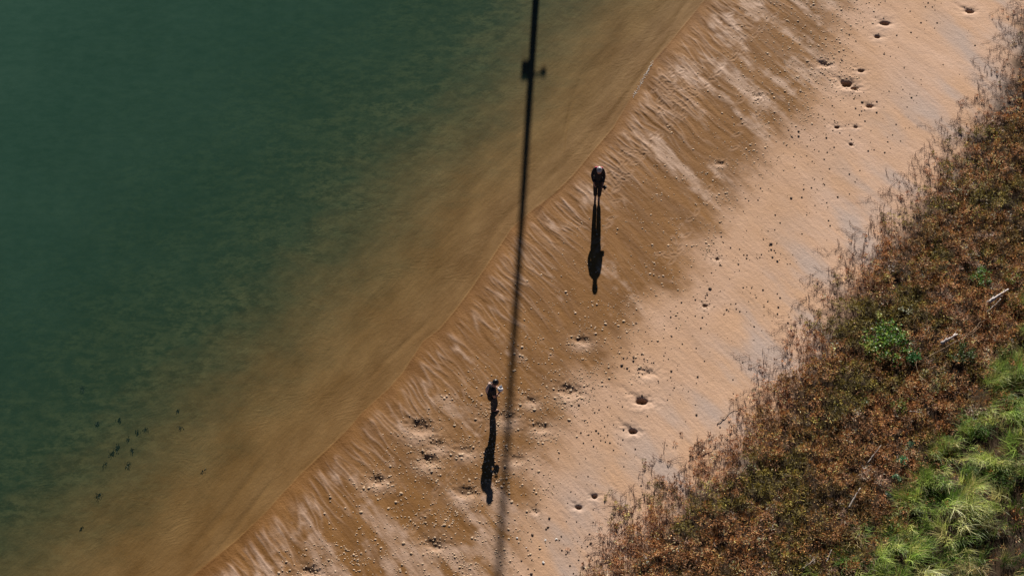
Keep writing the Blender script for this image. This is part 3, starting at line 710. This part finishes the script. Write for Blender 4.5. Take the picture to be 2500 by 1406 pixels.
log((1958, 1396), (1990, 1372), .025, .010, 'bleached root tangle at the bottom edge of the scrub', seed=7, up=.22, name='driftwood_stick', branch=True)
def branch(chains, label, up=.24, seed=0, rad=.013, name='bare_branch'):
    p0 = at(*chains[0][0]); o = empty(name, p0); tag(o, label, 'branch'); r = np.random.default_rng(seed)
    for ci, ch in enumerate(chains):
        P = [at(*c) for c in ch]; pts = []
        for a, b in zip(P[:-1], P[1:]):
            for t in np.linspace(0, 1, 5)[:-1]: pts.append(a.lerp(b, t) - p0 + Vector((r.normal(0, .01), r.normal(0, .01), 0)))
        pts.append(P[-1] - p0)
        for q in pts: q.z = gz(q.x + p0.x, q.y + p0.y) - p0.z + up + r.normal(0, .008)
        n = len(pts); tube('stem' if ci == 0 else 'twig', pts, [rad * (1 - .6 * i / (n - 1)) for i in range(n)], M_BARK, o, 6, .05, seed + ci)
    return o
branch([[(2248, 893), (2290, 870), (2338, 845), (2370, 828), (2392, 806)], [(2345, 842), (2372, 820), (2390, 800), (2412, 790)], [(2320, 852), (2336, 843), (2344, 843)]],
       'long forked bare branch stretching from the bush past the bleached log', seed=1, up=.33)
branch([[(2250, 955), (2240, 930), (2232, 905), (2234, 895)], [(2240, 930), (2262, 950), (2270, 965)]], 'thin curved stem hanging below the small deep green bush', seed=2, up=.32, rad=.010)
branch([[(2255, 918), (2280, 908), (2300, 915), (2312, 922)], [(2300, 915), (2306, 900)]], 'bare twig above the yellow leafed creeper', seed=3, up=.32, rad=.010)
branch([[(2460, 700), (2478, 682), (2488, 664)]], 'straight thin twig by the yellowish plant at the right edge', seed=4, up=.3, rad=.009)
branch([[(2180, 962), (2210, 975), (2236, 988), (2264, 982)]], 'reddish twig above the short white stick', seed=5, up=.25, rad=.009)
branch([[(1750, 1037), (1768, 1020), (1785, 1002), (1812, 995)], [(1768, 1020), (1758, 1018)]], 'pale fallen twig lying on the sand left of the scrub edge', seed=6, up=.03, rad=.013)
branch([[(1515, 1297), (1532, 1285), (1556, 1275), (1570, 1262)]], 'pale twig on the sand at the lower end of the scrub edge', seed=7, up=.03, rad=.014)
branch([[(1712, 1108), (1735, 1100), (1748, 1088)], [(1690, 1092), (1697, 1084), (1712, 1082), (1722, 1090)]], 'curled pale twig on the sand at the middle of the scrub edge', seed=8, up=.03, rad=.012)
branch([[(1466, 1372), (1492, 1366), (1510, 1378)], [(1492, 1366), (1484, 1355)]], 'crooked pale twig on the sand close to the bottom edge', seed=9, up=.03, rad=.013)

# ------------------------------------------------------------------ seaweed clumps standing in the shallow water
M_WEED = m_leaf('seaweed', .6, 0)
WEED = [(241, 1027, .14, 'clump of dark seaweed at the upper left of the group in shallow water'), (290, 1018, .12, 'clump of dark seaweed topmost in the group'),
        (335, 1048, .11, 'clump of dark seaweed upper right in the group'), (355, 1042, .09, 'thin wisp of seaweed farthest right in the group'),
        (313, 1065, .10, 'small seaweed clump between the group and the wisp'), (287, 1086, .19, 'large dark seaweed clump in the middle of the group'),
        (320, 1098, .11, 'faint seaweed clump right of the largest ones'), (275, 1108, .20, 'large dark seaweed clump below the middle of the group'),
        (257, 1128, .14, 'seaweed clump lowest at the left of the group'), (312, 1134, .19, 'large seaweed clump lowest at the right of the group'),
        (240, 1208, .20, 'sparse seaweed clump alone below the group'), (198, 1287, .12, 'seaweed clump nearest the bottom left corner'),
        (434, 1040, .14, 'seaweed clump alone to the right of the group'), (434, 998, .10, 'thin seaweed clump upper right and alone'),
        (493, 1150, .14, 'dark seaweed clump closest to the beach'), (202, 935, .10, 'faint seaweed clump above the group')]
for i, (px, py, s, lb) in enumerate(WEED):
    r = np.random.default_rng(300 + i); p = gp(px, py); z0 = gz(*p); s *= .85; n = int(210 * s)
    q = r.normal(0, s * .28, (n, 2)) + r.normal(0, s * .35, (5, 2))[r.integers(0, 5, n)]; az = r.uniform(0, 6.28, n)
    P = np.stack([q[:, 0], q[:, 1] * 1.3, np.zeros(n)], -1); C = pal(r.random(n), [(.010, .013, .008), (.022, .026, .016)])
    me = blade_mesh('seaweed_clump', blades(P, np.full(n, -z0 + .02) * r.uniform(.15, .5, n), r.uniform(.012, .04, n), az, r.uniform(0, .8, n), r.uniform(0, 1.2, n), 4, C, [.6, 1, 1, .8, .2]))
    o = link('seaweed_clump', me, M_WEED); o.location = (p[0], p[1], z0); tag(o, lb, 'seaweed', 'dark seaweed clumps in the shallow water')

# ------------------------------------------------------------------ the tall pole whose shadow crosses the beach (it stands beyond the top edge)
M_POLE = simple('galvanised_steel', (.30, .31, .32), .5, .1, 8)
s0, s1 = gp(1308, 0), gp(1217, 1406)
dirs = -np.array([sdir.x, sdir.y]) / math.hypot(sdir.x, sdir.y)
base = s0 - dirs * 14.0; bz = gz(*base); HP = (np.linalg.norm(s1 - base) + 7) * math.tan(SUN_EL)
pole = empty('tall_pole', (base[0], base[1], bz)); tag(pole, 'tall steel pole standing in the water beyond the top edge, casting the long shadow', 'pole')
tube('shaft', [(0, 0, -.3), (0, 0, HP * .5), (0, 0, HP)], [.16, .125, .10], M_POLE, pole, 24)
hb = (np.linalg.norm(gp(1298, 165) - base)) * math.tan(SUN_EL)
def box(name, c, s, mat, parent, bev=.02):
    bm = bmesh.new(); bmesh.ops.create_cube(bm, size=1)
    for v in bm.verts: v.co = Vector((v.co.x * s[0] + c[0], v.co.y * s[1] + c[1], v.co.z * s[2] + c[2]))
    bmesh.ops.bevel(bm, geom=bm.edges[:], offset=bev, segments=2, affect='EDGES')
    me = bpy.data.meshes.new(name); bm.to_mesh(me); bm.free(); return link(name, me, mat, parent)
box('control_box', (-.23, 0, hb - bz - .05), (.30, .3, .40), M_POLE, pole)
box('lamp_head', (.47, 0, hb - bz + .02), (.20, .2, .16), M_POLE, pole)
tube('bracket', [(.1, 0, hb - bz + .06), (.4, 0, hb - bz + .05)], [.05, .05], M_POLE, pole, 8)

# ------------------------------------------------------------------ people
def skin(name, V, E, R, mat, parent, sub=2, scale=1.0):
    """a continuous limbed surface grown round a skeleton"""
    me = bpy.data.meshes.new(name); me.from_pydata([tuple(v) for v in V], E, [])
    o = link(name, me); o.modifiers.new('skin', 'SKIN'); 
    if not me.skin_vertices:
        bm = bmesh.new(); bm.from_mesh(me); bm.verts.layers.skin.verify(); bm.to_mesh(me); bm.free()
    for i, sv in enumerate(me.skin_vertices[0].data):
        r = R[i]; sv.radius = (r, r) if not isinstance(r, tuple) else r; sv.use_root = (i == 0)
    s = o.modifiers.new('sub', 'SUBSURF'); s.levels = sub; s.render_levels = sub
    dg_ = bpy.context.evaluated_depsgraph_get(); dg_.update(); m2 = bpy.data.meshes.new_from_object(o.evaluated_get(dg_)); m2.name = name
    bpy.data.objects.remove(o); bpy.data.meshes.remove(me)
    for p in m2.polygons: p.use_smooth = True
    o = link(name, m2, mat, parent); return o
def hand(V, E, R, wrist_i, fwd, side, curl):
    """palm, five fingers with bends; fwd along the forearm, side towards the thumb, curl towards the palm side"""
    w = Vector(V[wrist_i]); fwd = fwd.normalized(); side = side.normalized(); curl = curl.normalized()
    palm = w + fwd * .055; V.append(palm); R.append(.026); E.append((wrist_i, len(V) - 1)); pi = len(V) - 1
    for k, (off, ln) in enumerate(((.030, .070), (.010, .078), (-.010, .073), (-.028, .058))):
        kn = w + fwd * .095 + side * off; V.append(kn); R.append(.011); E.append((pi, len(V) - 1))
        p1 = kn + (fwd * .85 + curl * .4).normalized() * ln * .5; V.append(p1); R.append(.009); E.append((len(V) - 2, len(V) - 1))
        p2 = p1 + (fwd * .4 + curl * .9).normalized() * ln * .5; V.append(p2); R.append(.0075); E.append((len(V) - 2, len(V) - 1))
    t1 = w + fwd * .045 + side * .042; V.append(t1); R.append(.012); E.append((pi, len(V) - 1))
    t2 = t1 + (fwd * .8 + side * .4 + curl * .4).normalized() * .045; V.append(t2); R.append(.009); E.append((len(V) - 2, len(V) - 1))
def ell(name, c, r, mat, parent, rot=(0, 0, 0), cut=None, sub=3, lump=0.0, seed=0):
    bm = bmesh.new(); bmesh.ops.create_icosphere(bm, subdivisions=sub, radius=1)
    if cut is not None:
        bmesh.ops.bisect_plane(bm, geom=bm.verts[:] + bm.edges[:] + bm.faces[:], plane_co=cut[0], plane_no=cut[1], clear_outer=True)
    rr = np.random.default_rng(seed)
    for v in bm.verts:
        k = 1 + rr.normal(0, lump); v.co = Vector((v.co.x * r[0] * k, v.co.y * r[1] * k, v.co.z * r[2] * k))
    me = bpy.data.meshes.new(name); bm.to_mesh(me); bm.free()
    for p in me.polygons: p.use_smooth = True
    o = link(name, me, mat, parent); o.location = c; o.rotation_euler = rot; return o
def person(p, yaw, J, mats, label, hairkind):
    """J joints in the figure's own frame: +Y is where the chest faces"""
    root = empty('person', p); root.rotation_euler = (0, 0, yaw); tag(root, label, 'person')
    v = {k: Vector(c) for k, c in J.items()}
    V = [v['pelvis'], v['waist'], v['chest'], v['neck'], v['skull']]; R = [.115, .105, .125, .082, .085]; E = [(0, 1), (1, 2), (2, 3), (3, 4)]
    V.append(v['skull'] + (v['crown'] - v['skull']) * .8); R.append(.078); E.append((4, 5))
    V.append(v['skull'] + (v['face'] - v['skull']) * .55 - Vector((0, 0, .05))); R.append(.05); E.append((4, 6))    # jaw
    hands = []
    for s, S in ((-1, 'l'), (1, 'r')):
        i0 = len(V); V += [v['sh' + S], v['el' + S], v['wr' + S]]; R += [.058, .043, .029]; E += [(2, i0), (i0, i0 + 1), (i0 + 1, i0 + 2)]
        f = v['wr' + S] - v['el' + S]; hands.append((i0 + 2, f, v['thumb' + S], v['curl' + S]))
        j = len(V); V += [v['hip' + S], v['kn' + S], v['an' + S], v['an' + S] + Vector((0, .15, -.045))]; R += [.085, .060, .042, .034]; E += [(0, j), (j, j + 1), (j + 1, j + 2), (j + 2, j + 3)]
    for h in hands: hand(V, E, R, *h)
    body = skin('body', V, E, R, mats['skin'], root, 2)
    # nose and ears are pulled out of the head as small forms of the same skin
    fd = (v['face'] - v['skull']).normalized(); sd = fd.cross(Vector((0, 0, 1))).normalized(); upv = sd.cross(fd)
    ell('nose', v['skull'] + fd * .098 - upv * .012, (.012, .018, .018), mats['skin'], root, sub=2)
    for s in (-1, 1):
        ell('ear', v['skull'] + sd * s * .082 - upv * .01, (.010, .018, .028), mats['skin'], root, sub=2)
        ell('eye', v['skull'] + sd * s * .032 + fd * .078 + upv * .012, (.012, .010, .009), mats['eye'], root, sub=2)
    ell('mouth', v['skull'] + fd * .082 - upv * .052, (.022, .01, .006), mats['lip'], root, sub=2)
    # shirt
    cw = mats.get('coat', 1.0); V = [v['pelvis'] + Vector((0, 0, .02)), v['waist'], v['chest'], v['neck']]; R = [.135 * cw, .130 * cw, .150 * cw, .105]; E = [(0, 1), (1, 2), (2, 3)]
    if cw > 1: V.append(v['pelvis'] - Vector((0, .01, .24))); R.append(.175); E.append((0, 4))
    for S in 'lr':
        i0 = len(V); e = v['sh' + S].lerp(v['el' + S], mats['sleeve']); V += [v['sh' + S], e]; R += [.074, .060]; E += [(2, i0), (i0, i0 + 1)]
        if mats['sleeve'] >= 1: V.append(v['el' + S].lerp(v['wr' + S], .92)); R.append(.043); E.append((i0 + 1, i0 + 2))
    skin('shirt', V, E, R, mats['shirt'], root, 2)
    V = [v['pelvis']]; R = [.132]; E = []
    for S in 'lr':
        i0 = len(V); V += [v['hip' + S], v['kn' + S], v['an' + S] + Vector((0, 0, mats.get('hem', .03)))]; R += [.108, .088, .074]; E += [(0, i0), (i0, i0 + 1), (i0 + 1, i0 + 2)]
    skin('trousers', V, E, R, mats['trousers'], root, 2)
    for S in 'lr':
        a = v['an' + S]; skin('shoe', [a + Vector((0, -.05, -.05)), a + Vector((0, .05, -.045)), a + Vector((0, .17, -.055))], [(0, 1), (1, 2)], [.042, .045, .033], mats['shoe'], root, 2)
    # hair or cap over the back and top of the head
    hc = v['skull'] + (v['crown'] - v['skull']) * .42 - fd * .012; q = (v['crown'] - v['skull']).to_track_quat('Z', 'Y').to_euler()
    if hairkind == 'hair':
        ell('hair', hc, (.100, .108, .105), mats['hair'], root, q, ((0, 0, -.45), (0, 0, -1)), 4, .02, 3)
    else:
        ell('hair', hc - Vector((0, 0, .02)), (.093, .10, .10), mats['hair'], root, q, ((0, 0, -.6), (0, 0, -1)), 3, .02, 3)
        ell('cap', hc + Vector((0, 0, .012)), (.102, .112, .095), mats['cap'], root, q, ((0, 0, 0), (0, 0, -1)), 3)
    root.scale = (mats.get('wide', 1.0), 1.02, mats.get('tall', 1.0))
    return root, v
M_SKIN = simple('skin', (.42, .22, .15), .5, .06, 30); M_BLACK = simple('black_cloth', (.012, .012, .014), .85, .3, 30)
M_SALMON = simple('beige_cloth', (.55, .38, .30), .8, .12, 25); M_JEANS = simple('dark_jeans', (.014, .018, .030), .8, .3, 40)
M_HAIR = simple('dark_hair', (.012, .010, .009), .35, .3, 80); M_GREYH = simple('grey_hair', (.35, .34, .34), .45, .3, 80)
M_RED = simple('pink_red_cloth', (.50, .06, .10), .7, .15, 25); M_SHOE = simple('shoe', (.02, .02, .022), .6, .2, 30)
M_EYE = simple('eye', (.02, .015, .01), .2, .1, 5); M_LIP = simple('lip', (.30, .10, .08), .5, .1, 30)
M_BLK = simple('black_plastic', (.01, .01, .011), .35, .2, 30); M_WHITE = simple('white_fabric', (.78, .76, .74), .7, .08, 20); M_NAVY = simple('navy_fabric', (.02, .035, .10), .7, .2, 20)

# first person: faces the camera side, stooped, small camera in one hand, pink red scarf over the shoulders
f1 = at(1458, 484)
J1 = dict(pelvis=(0, -.02, .93), waist=(0, -.02, 1.08), chest=(0, -.01, 1.28), neck=(-.02, .08, 1.47), skull=(-.035, .18, 1.575), crown=(-.045, .20, 1.68), face=(-.035, .30, 1.52),
          shl=(.165, -.02, 1.41), shr=(-.165, -.02, 1.41), ell=(.225, .02, 1.14), elr=(-.215, .01, 1.14), wrl=(.14, .16, .93), wrr=(-.20, .20, .97),
          thumbl=(.2, .1, 1), curll=(-.6, .3, -.2), thumbr=(.3, 0, 1), curlr=(.4, .4, -.2),
          hipl=(.085, 0, .90), hipr=(-.085, 0, .90), knl=(.085, .03, .50), knr=(-.085, .03, .50), anl=(.075, 0, .075), anr=(-.065, .02, .075))
P1, v1 = person(f1, math.pi - .12, J1, dict(skin=M_SKIN, shirt=M_BLACK, trousers=M_BLACK, shoe=M_SHOE, hair=M_GREYH, eye=M_EYE, lip=M_LIP, sleeve=1.0, coat=1.14, tall=1.08, wide=.98),
                'stooping person in black with a pink scarf and grey hair, on the wet sand', 'hair')
# scarf lying over the back of the neck and the shoulders: an arc of cloth
sc = [v1['shl'] + Vector((-.01, -.03, .055)), v1['shl'].lerp(v1['neck'], .55) + Vector((0, -.07, .06)), v1['neck'] + Vector((.01, -.10, .005)), v1['shr'].lerp(v1['neck'], .55) + Vector((0, -.07, .06)), v1['shr'] + Vector((.01, -.03, .055))]
skin('scarf', sc, [(0, 1), (1, 2), (2, 3), (3, 4)], [.035, .045, .05, .045, .035], M_RED, P1, 2)
# camera held in the right hand
c1 = empty('camera_in_hand', f1 + P1.rotation_euler.to_matrix() @ (1.04 * v1['wrr'] + Vector((-.055, .10, -.01)))); tag(c1, 'black camera held in the hand of the stooping person in black', 'camera')
box('camera_body', (0, 0, 0), (.14, .07, .10), M_BLK, c1, .012); tube('lens', [(0, -.03, 0), (0, -.10, 0)], [.038, .034], M_BLK, c1, 16)
box('viewfinder', (0, 0, .06), (.04, .05, .025), M_BLK, c1, .006)

# second person: seen from the side, facing right, hands holding a white and blue bag
f2 = at(1204, 1000)
J2 = dict(pelvis=(0, -.03, .90), waist=(0, -.06, 1.05), chest=(0, -.07, 1.24), neck=(0, .03, 1.43), skull=(0, .10, 1.535), crown=(0, .105, 1.645), face=(0, .24, 1.49),
          shl=(-.165, -.05, 1.36), shr=(.165, -.05, 1.36), ell=(-.23, -.02, 1.06), elr=(.22, -.02, 1.05), wrl=(-.12, .17, 1.08), wrr=(.11, .17, 1.07),
          thumbl=(.3, .1, 1), curll=(.8, .2, 0), thumbr=(-.3, .1, 1), curlr=(-.8, .2, 0),
          hipl=(-.085, 0, .87), hipr=(.085, 0, .87), knl=(-.085, .05, .48), knr=(.085, .06, .48), anl=(-.085, -.01, .075), anr=(.085, .01, .075))
P2, v2 = person(f2, -math.pi / 2 + .28, J2, dict(skin=M_SKIN, shirt=M_BLACK, coat=1.15, tall=.98, trousers=M_JEANS, shoe=M_SHOE, hair=M_HAIR, eye=M_EYE, lip=M_LIP, sleeve=.7),
                'dark haired person, shirt black with beige for its sunlit back, beside the long pole shadow', 'hair')
sh2 = [v2['shl'] + Vector((0, -.03, .05)), v2['shl'].lerp(v2['neck'], .6) + Vector((0, -.07, .03)), v2['chest'] + Vector((-.02, -.11, .06)), v2['chest'] + Vector((.0, -.13, -.06)), v2['waist'] + Vector((0, -.10, .02))]  # shirt's sunlit back put on as a beige strip, its shaded rest black
skin('sunlit_back_strip', sh2, [(0, 1), (1, 2), (2, 3), (3, 4)], [.05, .06, .07, .06, .045], M_SALMON, P2, 2)
b2 = empty('small_bag', f2 + P2.rotation_euler.to_matrix() @ Vector((0, .25, 1.09))); tag(b2, 'small white and navy bag held by the person beside the pole shadow', 'bag')
b2.rotation_euler = (0, 0, .4)
skin('bag_cloth', [(0, 0, -.09), (0, 0, 0), (.01, 0, .07)], [(0, 1), (1, 2)], [.085, .115, .08], M_WHITE, b2, 2)
skin('bag_opening', [(.012, 0, .10), (.012, 0, .135)], [(0, 1)], [.070, .060], M_NAVY, b2, 2)
tube('handle', [(-.07, 0, .10), (-.05, 0, .17), (0, 0, .19), (.05, 0, .17), (.07, 0, .10)], [.010] * 5, M_WHITE, b2, 8)
